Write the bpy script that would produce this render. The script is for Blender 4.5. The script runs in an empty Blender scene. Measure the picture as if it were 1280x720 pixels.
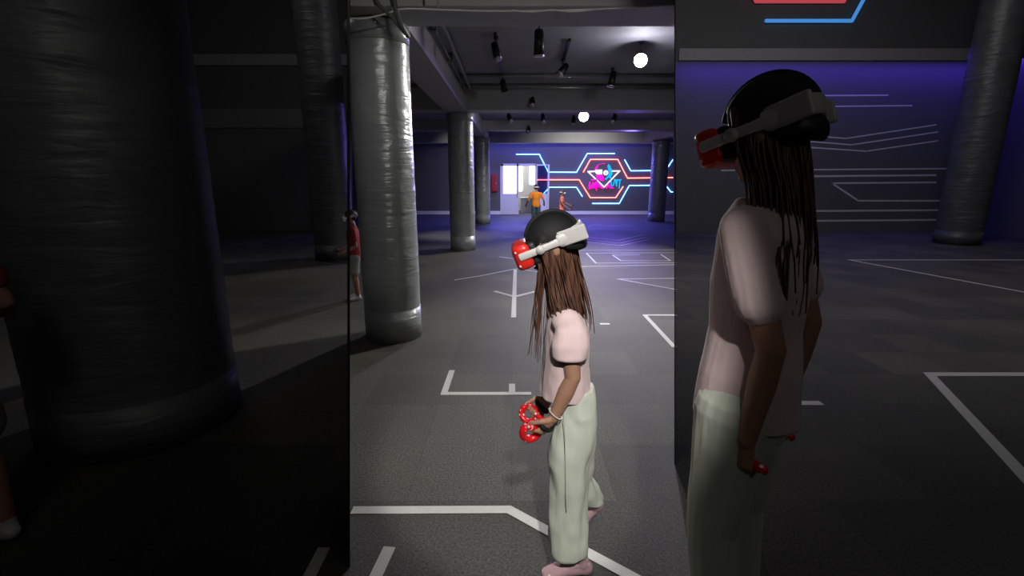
import bpy, bmesh, math, random
from mathutils import Vector, Matrix, noise
V = Vector
SC = bpy.context.scene
COL = SC.collection
R = math.radians
random.seed(5)

# ------------------------------------------------------------------ camera
PITCH = R(12.95); F_PX = 600.0; CAMH = 1.5
cp, sp = math.cos(PITCH), math.sin(PITCH)
cam_d = bpy.data.cameras.new('camera'); cam = bpy.data.objects.new('camera', cam_d); COL.objects.link(cam)
cam.location = (0, 0, CAMH); cam.rotation_euler = (math.pi/2 - PITCH, 0, 0)
cam_d.sensor_fit = 'HORIZONTAL'; cam_d.sensor_width = 36; cam_d.lens = 36*F_PX/1280; cam_d.clip_start = .05
SC.camera = cam

def ray(px, py):
    a, b = (px-640)/F_PX, (360-py)/F_PX
    return V((a, cp+b*sp, -sp+b*cp))
def F(px, py, z=0.0):            # point where the sight line meets the level z
    r = ray(px, py); t = (z-CAMH)/r.z
    return V((r.x*t, r.y*t, z))
def W(px, py, y):                # point where the sight line meets the depth y
    r = ray(px, py); t = y/r.y
    return V((r.x*t, y, CAMH+r.z*t))
def PL(px, d, z):                # side walls and added partitions, set along the camera's sight lines
    return V(((px-640)/F_PX*(d*cp-(z-CAMH)*sp), d, z))

# ------------------------------------------------------------------ materials
def nodes_of(m):
    m.use_nodes = True
    nt = m.node_tree
    return nt, nt.nodes, nt.links, nt.nodes['Principled BSDF']
def mat(name, col, rough=.6, metal=0., bump=0., bscale=40., var=0., vscale=8., coat=0., sheen=0., stretch=None, spec=.5, emit=None, estr=0.):
    m = bpy.data.materials.new(name); nt, N, L, P = nodes_of(m)
    P.inputs['Base Color'].default_value = (*col, 1); P.inputs['Roughness'].default_value = rough
    P.inputs['Metallic'].default_value = metal; P.inputs['Coat Weight'].default_value = coat
    P.inputs['Sheen Weight'].default_value = sheen; P.inputs['Specular IOR Level'].default_value = spec
    if emit: P.inputs['Emission Color'].default_value = (*emit, 1); P.inputs['Emission Strength'].default_value = estr
    tc = N.new('ShaderNodeTexCoord'); src = tc.outputs['Object']
    if stretch:
        mp = N.new('ShaderNodeMapping'); mp.inputs['Scale'].default_value = stretch; L.new(src, mp.inputs['Vector']); src = mp.outputs[0]
    n2 = N.new('ShaderNodeTexNoise'); n2.inputs['Scale'].default_value = vscale; n2.inputs['Detail'].default_value = 4; L.new(src, n2.inputs['Vector'])
    mx = N.new('ShaderNodeMix'); mx.data_type = 'RGBA'
    v = max(var, .04)
    mx.inputs[6].default_value = (*[c*(1-v) for c in col], 1); mx.inputs[7].default_value = (*[min(1, c*(1+v)) for c in col], 1)
    L.new(n2.outputs[0], mx.inputs[0]); L.new(mx.outputs[2], P.inputs['Base Color'])
    if bump:
        n = N.new('ShaderNodeTexNoise'); n.inputs['Scale'].default_value = bscale; n.inputs['Detail'].default_value = 5; L.new(src, n.inputs['Vector'])
        b = N.new('ShaderNodeBump'); b.inputs['Strength'].default_value = bump; b.inputs['Distance'].default_value = .02
        L.new(n.outputs[0], b.inputs['Height']); L.new(b.outputs[0], P.inputs['Normal'])
    return m
def emis(name, col, s):
    m = bpy.data.materials.new(name); nt, N, L, P = nodes_of(m)
    P.inputs['Base Color'].default_value = (*col, 1); P.inputs['Emission Color'].default_value = (*col, 1); P.inputs['Emission Strength'].default_value = s
    return m
def carpet_mat():
    m = bpy.data.materials.new('carpet'); nt, N, L, P = nodes_of(m)
    tc = N.new('ShaderNodeTexCoord')
    n = N.new('ShaderNodeTexNoise'); n.inputs['Scale'].default_value = 90; n.inputs['Detail'].default_value = 6; n.inputs['Roughness'].default_value = .8
    L.new(tc.outputs['Object'], n.inputs['Vector'])
    r = N.new('ShaderNodeValToRGB'); r.color_ramp.elements[0].position = .38; r.color_ramp.elements[1].position = .66
    r.color_ramp.elements[0].color = (.026, .0255, .022, 1); r.color_ramp.elements[1].color = (.150, .145, .124, 1); L.new(n.outputs[0], r.inputs[0])
    br = N.new('ShaderNodeTexBrick'); br.offset = 0; br.inputs['Scale'].default_value = 1; br.inputs['Brick Width'].default_value = .5; br.inputs['Row Height'].default_value = .5
    br.inputs['Mortar Size'].default_value = .002; br.inputs['Color1'].default_value = (.72, .72, .72, 1); br.inputs['Color2'].default_value = (1.18, 1.16, 1.12, 1); br.inputs['Mortar'].default_value = (.7, .7, .7, 1)
    L.new(tc.outputs['Object'], br.inputs['Vector'])
    n3 = N.new('ShaderNodeTexNoise'); n3.inputs['Scale'].default_value = 1.1; n3.inputs['Detail'].default_value = 3; L.new(tc.outputs['Object'], n3.inputs['Vector'])
    r3 = N.new('ShaderNodeValToRGB'); r3.color_ramp.elements[0].position = .3; r3.color_ramp.elements[1].position = .7; r3.color_ramp.elements[0].color = (.8, .8, .8, 1); r3.color_ramp.elements[1].color = (1.15, 1.15, 1.12, 1); L.new(n3.outputs[0], r3.inputs[0])
    m1 = N.new('ShaderNodeMix'); m1.data_type = 'RGBA'; m1.blend_type = 'MULTIPLY'; m1.inputs[0].default_value = 1
    L.new(r.outputs[0], m1.inputs[6]); L.new(br.outputs[0], m1.inputs[7])
    m2 = N.new('ShaderNodeMix'); m2.data_type = 'RGBA'; m2.blend_type = 'MULTIPLY'; m2.inputs[0].default_value = 1
    L.new(m1.outputs[2], m2.inputs[6]); L.new(r3.outputs[0], m2.inputs[7]); L.new(m2.outputs[2], P.inputs['Base Color'])
    P.inputs['Roughness'].default_value = .62; P.inputs['Specular IOR Level'].default_value = .35
    b = N.new('ShaderNodeBump'); b.inputs['Strength'].default_value = .5; b.inputs['Distance'].default_value = .01; L.new(n.outputs[0], b.inputs['Height']); L.new(b.outputs[0], P.inputs['Normal'])
    return m
def wrap_mat(name, col, rough=.34):        # glossy tape wrapped round the columns, creased around
    m = bpy.data.materials.new(name); nt, N, L, P = nodes_of(m)
    tc = N.new('ShaderNodeTexCoord')
    mp = N.new('ShaderNodeMapping'); mp.inputs['Scale'].default_value = (1.1, 1.1, 7); L.new(tc.outputs['Object'], mp.inputs['Vector'])
    n = N.new('ShaderNodeTexNoise'); n.inputs['Scale'].default_value = 1.6; n.inputs['Detail'].default_value = 5; n.inputs['Distortion'].default_value = .5; L.new(mp.outputs[0], n.inputs['Vector'])
    n2 = N.new('ShaderNodeTexNoise'); n2.inputs['Scale'].default_value = 3.2; n2.inputs['Detail'].default_value = 3; L.new(tc.outputs['Object'], n2.inputs['Vector'])
    mu = N.new('ShaderNodeMath'); mu.operation = 'MULTIPLY'; L.new(n.outputs[0], mu.inputs[0]); L.new(n2.outputs[0], mu.inputs[1])
    b = N.new('ShaderNodeBump'); b.inputs['Strength'].default_value = .6; b.inputs['Distance'].default_value = .07; L.new(mu.outputs[0], b.inputs['Height']); L.new(b.outputs[0], P.inputs['Normal'])
    r = N.new('ShaderNodeValToRGB'); r.color_ramp.elements[0].position = .35; r.color_ramp.elements[1].position = .65
    r.color_ramp.elements[0].color = (*[c*.86 for c in col], 1); r.color_ramp.elements[1].color = (*[c*1.12 for c in col], 1); L.new(n2.outputs[0], r.inputs[0]); L.new(r.outputs[0], P.inputs['Base Color'])
    P.inputs['Metallic'].default_value = .15; P.inputs['Roughness'].default_value = rough
    return m
def dots_mat(name, col, scale, rad, rough=.35):
    m = bpy.data.materials.new(name); nt, N, L, P = nodes_of(m)
    tc = N.new('ShaderNodeTexCoord')
    v = N.new('ShaderNodeTexVoronoi'); v.inputs['Scale'].default_value = scale; v.inputs['Randomness'].default_value = .35; L.new(tc.outputs['Object'], v.inputs['Vector'])
    r = N.new('ShaderNodeValToRGB'); r.color_ramp.interpolation = 'CONSTANT'; r.color_ramp.elements[0].color = (.85, .8, .8, 1)
    r.color_ramp.elements[1].color = (*col, 1); r.color_ramp.elements[1].position = rad
    L.new(v.outputs['Distance'], r.inputs[0]); L.new(r.outputs[0], P.inputs['Base Color']); P.inputs['Roughness'].default_value = rough
    return m
def hair_mat(name, c0, c1):
    m = bpy.data.materials.new(name); nt, N, L, P = nodes_of(m)
    tc = N.new('ShaderNodeTexCoord'); mp = N.new('ShaderNodeMapping'); mp.inputs['Scale'].default_value = (90, 90, 6); L.new(tc.outputs['Object'], mp.inputs['Vector'])
    n = N.new('ShaderNodeTexNoise'); n.inputs['Scale'].default_value = 1; n.inputs['Detail'].default_value = 3; L.new(mp.outputs[0], n.inputs['Vector'])
    r = N.new('ShaderNodeValToRGB'); r.color_ramp.elements[0].position = .35; r.color_ramp.elements[1].position = .68
    r.color_ramp.elements[0].color = (*c0, 1); r.color_ramp.elements[1].color = (*c1, 1); L.new(n.outputs[0], r.inputs[0]); L.new(r.outputs[0], P.inputs['Base Color'])
    P.inputs['Roughness'].default_value = .45
    return m

M = dict(
    carpet=carpet_mat(),
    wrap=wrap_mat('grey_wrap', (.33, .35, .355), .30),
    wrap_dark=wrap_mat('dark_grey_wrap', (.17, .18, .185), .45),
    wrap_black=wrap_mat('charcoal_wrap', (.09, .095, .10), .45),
    ceil=mat('ceiling_paint', (.24, .24, .27), .7, bump=.15, bscale=6, var=.12, vscale=3),
    beam=mat('beam_paint', (.38, .38, .38), .6, bump=.1, bscale=9, var=.08, vscale=4),
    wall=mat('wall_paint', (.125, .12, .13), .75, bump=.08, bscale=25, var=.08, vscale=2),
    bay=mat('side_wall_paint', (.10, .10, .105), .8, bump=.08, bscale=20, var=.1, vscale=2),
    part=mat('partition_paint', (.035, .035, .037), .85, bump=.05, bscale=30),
    skirt=mat('white_skirting', (.85, .84, .85), .5, var=.06),
    floor_light=mat('floor_light_grey', (.17, .165, .16), .6, var=.1),
    rail=mat('grey_board', (.30, .29, .30), .6, var=.1),
    tape=mat('white_tape', (.60, .60, .58), .5, var=.12, vscale=30),
    metal=mat('black_metal', (.02, .02, .022), .4, .6),
    silver=mat('silver_metal', (.6, .6, .62), .3, .9),
    pipe=mat('painted_pipe', (.16, .16, .165), .5),
    cable=mat('white_cable', (.75, .75, .70), .5),
    gcable=mat('grey_cable', (.10, .11, .10), .6),
    frame=mat('white_upvc', (.75, .73, .74), .4),
    plaster=mat('white_plaster', (.8, .78, .78), .8),
    deskm=mat('grey_laminate', (.25, .25, .27), .5),
    redbox=mat('red_enamel', (.42, .02, .03), .4),
    skin=mat('skin', (.40, .215, .145), .5, bump=.05, bscale=120, var=.06, vscale=20),
    skin2=mat('tanned_skin', (.42, .21, .14), .55, var=.06),
    lips=mat('lips', (.42, .14, .11), .45),
    tee=mat('pink_jersey', (.74, .56, .58), .85, bump=.35, bscale=7, stretch=(2.2, 2.2, 1.1), sheen=.2, var=.03),
    trous=mat('sage_cotton', (.56, .60, .52), .85, bump=.45, bscale=6, stretch=(2.6, 2.6, .8), sheen=.1, var=.03),
    seam=mat('sage_seam', (.30, .33, .28), .9),
    sock=dots_mat('pink_sock', (.58, .36, .41), 34, .22, .9),
    ctrl=dots_mat('red_polka_shell', (.72, .012, .02), 48, .26, .3),
    red=mat('red_plastic', (.75, .025, .02), .3, coat=.2),
    white=mat('light_grey_plastic', (.62, .60, .60), .4),
    black=mat('black_fabric', (.0045, .0045, .0065), .75, var=.1, bump=.1, bscale=60),
    foam=mat('black_foam', (.012, .012, .015), .5),
    hair=hair_mat('brown_hair', (.035, .014, .009), (.19, .085, .055)),
    dhair=hair_mat('dark_hair', (.015, .009, .007), (.06, .03, .02)),
    orange=mat('orange_jersey', (.85, .26, .02), .85), jeans=mat('blue_denim', (.06, .11, .15), .85, var=.15, vscale=60),
    coral=mat('coral_jersey', (.95, .25, .20), .85), crimson=mat('crimson_jersey', (.32, .02, .03), .85),
    grey=mat('grey_cotton', (.30, .30, .27), .85),
    bead=mat('pale_beads', (.75, .68, .62), .35),
)

# ------------------------------------------------------------------ object helpers
def wloc(o):
    p = V((0, 0, 0))
    while o is not None: p += o.location; o = o.parent
    return p
def tag(o, label=None, cat=None, group=None, kind=None):
    if label: o['label'] = label
    if cat: o['category'] = cat
    if group: o['group'] = group
    if kind: o['kind'] = kind
    return o
def thing(name, loc, label, cat, group=None):
    o = bpy.data.objects.new(name, None); o.empty_display_size = .1; COL.objects.link(o); o.location = loc
    return tag(o, label, cat, group)
def obj(name, bm, m, parent=None, smooth=False, loc=None, label=None):
    """bm in world coordinates; origin at loc or the parent's"""
    org = wloc(parent) if parent else (V(loc) if loc is not None else V((0, 0, 0)))
    bm.normal_update()
    for v in bm.verts: v.co -= org
    me = bpy.data.meshes.new(name); bm.to_mesh(me); bm.free(); me.materials.append(m)
    for p in me.polygons: p.use_smooth = smooth
    o = bpy.data.objects.new(name, me); COL.objects.link(o)
    if parent: o.parent = parent
    else: o.location = org
    if label: o['label'] = label
    return o
def BM(): return bmesh.new()
def box(bm, lo, hi, bevel=0, rot=None, piv=None):
    r = bmesh.ops.create_cube(bm, size=1); vs = r['verts']
    lo, hi = V(lo), V(hi); c = (lo+hi)/2; s = hi-lo
    for v in vs: v.co = V((v.co.x*s.x, v.co.y*s.y, v.co.z*s.z))
    if bevel:
        es = list({e for v in vs for e in v.link_edges})
        rb = bmesh.ops.bevel(bm, geom=es, offset=bevel, segments=3, profile=.6, affect='EDGES')
        vs = list({v for f in rb['faces'] for v in f.verts} | {v for v in vs if v.is_valid})
    for v in vs:
        if rot is not None: v.co = rot @ v.co
        v.co += c
    return vs
def prism(bm, pts, z0, z1):      # polygon in plan -> slab
    a = [bm.verts.new((p[0], p[1], z0)) for p in pts]; b = [bm.verts.new((p[0], p[1], z1)) for p in pts]
    n = len(pts)
    bm.faces.new(a[::-1]); bm.faces.new(b)
    for i in range(n): bm.faces.new((a[i], a[(i+1) % n], b[(i+1) % n], b[i]))
    bmesh.ops.recalc_face_normals(bm, faces=bm.faces)
def hexa(bm, p):                 # 8 corners: bottom 4, top 4
    v = [bm.verts.new(q) for q in p]
    for f in ((3, 2, 1, 0), (4, 5, 6, 7), (0, 1, 5, 4), (1, 2, 6, 5), (2, 3, 7, 6), (3, 0, 4, 7)): bm.faces.new([v[i] for i in f])
    bmesh.ops.recalc_face_normals(bm, faces=bm.faces)
def frames(pts, ref):
    out = []
    for i, p in enumerate(pts):
        t = (pts[min(i+1, len(pts)-1)] - pts[max(i-1, 0)]).normalized()
        s = t.cross(ref)
        if s.length < 1e-3: s = t.cross(V((.3, .9, .2)))
        s.normalize(); u = s.cross(t).normalized(); out.append((s, u))
    return out
def tube(bm, pts, rad, ref=V((0, 0, 1)), n=12, cap=True):
    """rad: per point r or (r_side, r_up); rounded ends"""
    pts = [V(p) for p in pts]; fr = frames(pts, V(ref))
    rr = [(r, r) if not isinstance(r, (tuple, list)) else r for r in (rad if isinstance(rad, (list,)) else [rad]*len(pts))]
    rings = []
    def ring(c, s, u, a, b):
        rings.append([bm.verts.new(c + s*(a*math.cos(2*math.pi*k/n)) + u*(b*math.sin(2*math.pi*k/n))) for k in range(n)])
    if cap:
        t0 = (pts[1]-pts[0]).normalized(); a, b = rr[0]; m_ = min(a, b)
        for ang in (75, 45, 20): ring(pts[0]-t0*m_*math.sin(R(ang)), *fr[0], a*math.cos(R(ang)), b*math.cos(R(ang)))
    for p, f, r in zip(pts, fr, rr): ring(p, *f, *r)
    if cap:
        t1 = (pts[-1]-pts[-2]).normalized(); a, b = rr[-1]; m_ = min(a, b)
        for ang in (20, 45, 75): ring(pts[-1]+t1*m_*math.sin(R(ang)), *fr[-1], a*math.cos(R(ang)), b*math.cos(R(ang)))
    for A, B in zip(rings, rings[1:]):
        for k in range(n): bm.faces.new((A[k], A[(k+1) % n], B[(k+1) % n], B[k]))
    bm.faces.new(rings[0][::-1]); bm.faces.new(rings[-1])
def ell(bm, c, r, ax=None, n=32):
    q = bmesh.ops.create_uvsphere(bm, u_segments=n, v_segments=n//2+2, radius=1)
    for v in q['verts']:
        w = V((v.co.x*r[0], v.co.y*r[1], v.co.z*r[2]))
        v.co = V(c) + (ax @ w if ax is not None else w)
def loft(bm, secs, n=32, ax=None, ex=2.0):
    """secs: (center, half_x, half_y) rings, in the frame ax (3x3)"""
    rings = []
    for c, a, b in secs:
        ring = []
        for k in range(n):
            t = 2*math.pi*k/n; cx, sx = math.cos(t), math.sin(t)
            w = V((a*math.copysign(abs(cx)**(2/ex), cx), b*math.copysign(abs(sx)**(2/ex), sx), 0))
            ring.append(bm.verts.new(V(c) + (ax @ w if ax is not None else w)))
        rings.append(ring)
    for A, B in zip(rings, rings[1:]):
        for k in range(n): bm.faces.new((A[k], A[(k+1) % n], B[(k+1) % n], B[k]))
    bm.faces.new(rings[0][::-1]); bm.faces.new(rings[-1])
    bmesh.ops.recalc_face_normals(bm, faces=bm.faces)
def fuse(bm, vox, smooth=2, disp=None):
    """one continuous surface from overlapping shapes"""
    bmesh.ops.recalc_face_normals(bm, faces=bm.faces)
    me = bpy.data.meshes.new('tmp'); bm.to_mesh(me); bm.free()
    o = bpy.data.objects.new('tmp', me); COL.objects.link(o)
    md = o.modifiers.new('r', 'REMESH'); md.mode = 'VOXEL'; md.voxel_size = vox
    if smooth:
        s = o.modifiers.new('s', 'SMOOTH'); s.iterations = smooth; s.factor = .5
    dg = bpy.context.evaluated_depsgraph_get(); dg.update()
    m2 = bpy.data.meshes.new_from_object(o.evaluated_get(dg))
    bpy.data.objects.remove(o); bpy.data.meshes.remove(me)
    b = bmesh.new(); b.from_mesh(m2); bpy.data.meshes.remove(m2)
    if disp:
        b.normal_update()
        for v, d in [(v, disp(v.co, v.normal)) for v in b.verts]: v.co += v.normal*d
    return b
def cyl(bm, a, b, r, n=24, r2=None):
    a, b = V(a), V(b); d = b-a
    q = bmesh.ops.create_cone(bm, cap_ends=True, segments=n, radius1=r, radius2=r if r2 is None else r2, depth=d.length)
    rot = d.to_track_quat('Z', 'Y')
    for v in q['verts']: v.co = rot @ v.co + (a+b)/2
def struct(name, bm, m, label=None, loc=None):
    return tag(obj(name, bm, m, loc=loc), label, kind='structure')

# ------------------------------------------------------------------ room
HC = 3.15          # ceiling of the hall
BW = 20.3          # back wall
XL, XR, YB, ZT = -9.0, 13.0, -3.0, 8.6
LW, RW = 14.0, 13.6   # end walls of the side bays
b = BM(); prism(b, [(XL-.2, YB-.2), (XR+.2, YB-.2), (XR+.2, BW+2.6), (XL-.2, BW+2.6)], -.12, 0); struct('floor', b, M['carpet'])
def ceil_wedge(y0, y1, z0, z1, l=438, r=843):
    a0, a1 = PL(l, y0, z0), PL(l, y1, z0); b0, b1 = PL(r, y0, z0), PL(r, y1, z0)
    c0, c1 = PL(l, y0, z1), PL(l, y1, z1); d0, d1 = PL(r, y0, z1), PL(r, y1, z1)
    return [a0, b0, b1, a1, c0, d0, d1, c1]
b = BM(); hexa(b, ceil_wedge(4.0, BW, HC, HC+.18)); struct('ceiling', b, M['ceil'])
b = BM(); box(b, (XL, YB, HC), (XR, 4.0, HC+.18)); struct('ceiling_front', b, M['ceil'])
b = BM(); box(b, (XL, 4.0, ZT), (XR, RW+.5, ZT+.1)); struct('ceiling_high', b, M['bay'])
# back wall with the doorway
DX0, DX1 = W(646, 268, BW).x, W(686.5, 268, BW).x     # opening incl. frame parts handled below
dl, dr = W(625.5, 268, BW).x, W(671, 268, BW).x
dtop = W(650, 205, BW).z
b = BM(); xl, xr = PL(438, BW, 0).x-1.5, PL(843, BW, 0).x+1.5
box(b, (xl, BW, 0), (dl, BW+.15, 3.4)); box(b, (dr, BW, 0), (xr, BW+.15, 3.4)); box(b, (dl, BW, dtop), (dr, BW+.15, 3.4)); struct('wall_back', b, M['wall'])
b = BM(); box(b, (xl, BW-.025, 0), (dl, BW, .14)); struct('baseboard_back', b, M['skirt'], 'white skirting board left of the doorway')
b = BM(); box(b, (dr+.02, BW-.025, 0), (xr, BW, .14)); struct('baseboard_right', b, M['skirt'], 'white skirting board under the neon sign')
# added partitions that block hall light from the side bays; dark side walls
def partition(name, px, y0, y1, z1, side, t=.008):
    b = BM()
    p = [PL(px, y0, 0), PL(px, y0, 0)+V((side*t, 0, 0)), PL(px, y1, 0)+V((side*t*3, 0, 0)), PL(px, y1, 0)]
    q = [PL(px, y0, z1), PL(px, y0, z1)+V((side*t, 0, 0)), PL(px, y1, z1)+V((side*t*3, 0, 0)), PL(px, y1, z1)]
    hexa(b, p+q); return struct(name, b, M['part'])
partition('light_block_left', 437.5, 1.6, 4.0, HC, -1)
partition('light_block_right', 843, 2.3, BW-.01, HC, 1, .005)
b = BM(); p0, p1 = PL(437.5, LW, 0), PL(437.5, BW, 0)
hexa(b, [p0, p1, p1+V((-.2, 0, 0)), p0+V((-.2, 0, 0)), PL(437.5, LW, 3.3), PL(437.5, BW, 3.3), PL(437.5, BW, 3.3)+V((-.2, 0, 0)), PL(437.5, LW, 3.3)+V((-.2, 0, 0))]); struct('wall_side', b, M['part'])
b = BM(); hexa(b, [V((XL, LW, 0)), PL(437.5, LW, 0), PL(437.5, LW, 0)+V((0, .2, 0)), V((XL, LW+.2, 0)), V((XL, LW, ZT)), PL(437.5, LW, ZT), PL(437.5, LW, ZT)+V((0, .2, 0)), V((XL, LW+.2, ZT))]); struct('wall_back_left', b, M['bay'])
b = BM(); hexa(b, [PL(843, RW, 0)+V((.05, 0, 0)), V((XR, RW, 0)), V((XR, RW+.2, 0)), PL(843, RW, 0)+V((.05, .2, 0)), PL(843, RW, ZT), V((XR, RW, ZT)), V((XR, RW+.2, ZT)), PL(843, RW, ZT)+V((0, .2, 0))]); struct('wall_back_right', b, M['bay'])
b = BM(); box(b, (XL-.2, YB, 0), (XL, LW+.2, ZT)); struct('wall_far_left', b, M['bay'])
b = BM(); box(b, (XR, YB, 0), (XR+.2, RW+.2, ZT)); struct('wall_far_right', b, M['bay'])
b = BM(); box(b, (XL, YB-.2, 0), (XR, YB, ZT)); struct('wall_front', b, M['bay'])
# pale boards on the side walls
def board(name, pxa, pxb, pya, pyb, y, m, th=.06, lab=None):
    a, c = W(pxa, pyb, y), W(pxb, pya, y)
    b = BM(); box(b, (a.x, y-th, a.z), (c.x, y, c.z), .008); return struct(name, b, m, lab)
ztl0, ztl1 = W(330, 82, LW).z, W(330, 68, LW).z
b = BM(); box(b, (XL, LW-.05, ztl0), (PL(437.5, LW, 4.5).x, LW, ztl1), .008); struct('trim_1', b, M['rail'], 'pale horizontal board high on the dark left wall')
ztr0, ztr1 = W(1000, 76, RW).z, W(1000, 61, RW).z
b = BM(); box(b, (PL(843, RW, 4.5).x+.1, RW-.05, ztr0), (XR, RW, ztr1), .008); struct('trim_2', b, M['rail'], 'pale horizontal board high on the dark right wall')
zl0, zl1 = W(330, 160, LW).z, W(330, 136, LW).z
b = BM(); box(b, (XL, LW-.03, zl0), (PL(437.5, LW, 3).x, LW, zl1), .008); struct('floor_light_strip', b, M['floor_light'], 'wide grey strip standing for floor light below the pale board on the left wall')  # added strip, its grey stands for pale light lying on the floor

# beams
def beam(y0, y1, zb, l=438, r=843):
    b = BM(); hexa(b, ceil_wedge(y0, y1, zb, HC, l, r)); return struct('ceiling_beam', b, M['beam'])
beam(4.0, 4.5, 2.76); beam(9.7, 10.15, 2.76); beam(14.9, 15.3, 2.87); beam(18.8, 19.2, 2.77)
def lbeam(x0, x1, y0, y1, zb=2.76, zt=HC):
    b = BM(); box(b, (x0, y0, zb), (x1, y1, zt)); return struct('ceiling_beam', b, M['beam'])
lbeam(-1.32, -.9, 4.5, 9.7); lbeam(-1.3, -.88, 10.15, 14.9); lbeam(-1.27, -.86, 15.3, 18.8)
lbeam(-3.55, -3.15, 11.6, 14.9, 2.80)
lbeam(4.95, 5.3, 15.35, 18.8)
for y, r_ in ((8.4, .03), (9.27, .035)):
    b = BM(); cyl(b, (PL(438, y, 3.1).x, y, HC-r_), (PL(843, y, 3.1).x, y, HC-r_), r_, 12)
    tag(obj('ceiling_pipe', b, M['pipe'], smooth=True, loc=(0, y, HC)), 'thin grey pipe across the ceiling, ' + ('nearer of the two crossing pipes' if y < 9 else 'farther of the two crossing pipes, just before a beam'), 'pipe', 'pipes across the ceiling')

# ------------------------------------------------------------------ columns
def column(x, y, r, h, m, label, group, cap=True):
    t = thing('wrapped_column', (x, y, 0), label, 'column', group); t['kind'] = 'thing'
    b = BM(); n = 64; rings = []
    K = int(h/.035)
    for j in range(K+1):
        z = h*j/K; ring = []
        for k in range(n):
            a = 2*math.pi*k/n
            q = V((math.cos(a)*1.6, math.sin(a)*1.6, z*9 + x*3))
            dz = .5+.5*math.sin(z*2.3+x+math.sin(a*2))
            rr = r*(1 + .012*noise.noise(q)*dz + .006*noise.noise(q*2.7)) + (.006*noise.noise(V((a*1.2, z*1.1, x))))
            ring.append(b.verts.new((x+rr*math.cos(a), y+rr*math.sin(a), z)))
        rings.append(ring)
    for A, B in zip(rings, rings[1:]):
        for k in range(n): b.faces.new((A[k], A[(k+1) % n], B[(k+1) % n], B[k]))
    b.faces.new(rings[0][::-1]); b.faces.new(rings[-1])
    obj('shaft', b, m, t, True)
    b = BM(); ring = []
    # loose collar of wrap at the top
    cyl(b, (x, y, h-.16), (x, y, h-.005), r*1.02, 48, r*1.035); obj('top_collar', b, m, t, True)
    b = BM(); cyl(b, (x, y, 0.001), (x, y, .30), r*1.012, 64, r*1.012); obj('base_band', b, m, t, True)
    return t
G = 'padded columns wrapped in grey tape'
column(-1.15, 4.47, .262, 2.755, M['wrap'], 'large grey tape-wrapped column nearest the girl, creased and glossy', G)
column(-1.05, 10.33-.1, .262, 2.755, M['wrap'], 'middle grey wrapped column of the left row, before the far doorway', G)
column(-.98, 16.2, .25, 2.755, M['wrap'], 'farthest slim grey wrapped column, just left of the red wall box', G)
column(5.1, 17.1, .29, 2.755, M['wrap'], 'grey wrapped column standing in front of the neon wall, right of the sign', G)
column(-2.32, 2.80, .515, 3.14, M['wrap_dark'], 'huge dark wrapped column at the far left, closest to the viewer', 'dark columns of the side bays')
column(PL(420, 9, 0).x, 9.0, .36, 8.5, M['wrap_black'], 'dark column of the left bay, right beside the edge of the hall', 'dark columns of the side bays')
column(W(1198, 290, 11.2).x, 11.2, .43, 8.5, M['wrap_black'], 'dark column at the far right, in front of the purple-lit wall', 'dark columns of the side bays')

# ------------------------------------------------------------------ tape on the floor
def ribbon(b, pts, w, z=.0025, closed=False):
    pts = [V((p.x, p.y, z)) for p in pts]; n = len(pts); L_, R_ = [], []
    for i in range(n):
        a = pts[i-1] if (i or closed) else pts[i]; c = pts[(i+1) % n] if (i < n-1 or closed) else pts[i]
        d1 = (pts[i]-a); d2 = (c-pts[i])
        if d1.length < 1e-6: d1 = d2
        if d2.length < 1e-6: d2 = d1
        d1.normalize(); d2.normalize(); t = (d1+d2)
        if t.length < 1e-4: t = d1
        t.normalize(); nn = V((-t.y, t.x, 0)); k = 1/max(.45, abs(nn.dot(V((-d1.y, d1.x, 0)))))
        L_.append(pts[i]+nn*w/2*k); R_.append(pts[i]-nn*w/2*k)
    m_ = n if closed else n-1
    for i in range(m_):
        j = (i+1) % n
        for zz in (0,):
            q = [L_[i], R_[i], R_[j], L_[j]]
            v = [b.verts.new(p) for p in q]; u = [b.verts.new(p-V((0, 0, .002))) for p in q]
            b.faces.new(v); b.faces.new(u[::-1])
            for a in range(4): b.faces.new((v[a], u[a], u[(a+1) % 4], v[(a+1) % 4]))
    bmesh.ops.recalc_face_normals(b, faces=b.faces)
def tape(lines, label, w=.045):
    b = BM()
    for i, l in enumerate(lines): ribbon(b, [F(*p) for p in l], w, .0025+i*.0003)
    c = F(*lines[0][0])
    return tag(obj('floor_tape', b, M['tape'], loc=(c.x, c.y, 0)), label, 'tape', 'white tape lines on the carpet')
tape([[(440, 638), (636, 637), (738, 693), (830, 743)]], 'long pale tape line bending at the front, passing under the girl\'s feet', .05)
tape([[(487, 684), (463, 735)]], 'short slanted tape strip at the bottom left of the hall floor', .05)
tape([[(565, 463), (555, 492), (664, 492)], [(640, 480), (640, 491)]], 'tape corner with a small tick, left of the girl\'s hands', .045)
tape([[(644, 337), (642, 397)], [(618, 364), (643, 371), (676, 363)]], 'upright tape strip crossed by a shallow V, left of the girl\'s chest', .055)
tape([[(568, 350), (600, 345), (645, 336), (680, 341)]], 'thin roof-shaped tape line just below the headset front', .03)
tape([[(750, 405), (762, 405)]], 'single short tape dash right of the girl\'s back', .05)
tape([[(846, 394), (806, 394), (843, 434)]], 'tape corner at the right edge of the hall, level with the girl\'s elbow')
tape([[(845, 348), (773, 349), (845, 362)]], 'narrow pointed tape wedge right of the hair, cut by the added right partition', .035)
tape([[(718, 333.5), (845, 331)]], 'long straight tape line right of the hair, nearest of the straight lines', .035)
tape([[(846, 316), (733, 316.5), (745, 329), (846, 328.5)]], 'open tape trapezoid with slanted left side, beyond the long straight line', .035)
tape([[(800, 318.5), (766, 319), (776, 326), (838, 326), (826, 318)]], 'small tape trapezoid lying inside the bigger one', .03)
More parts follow.
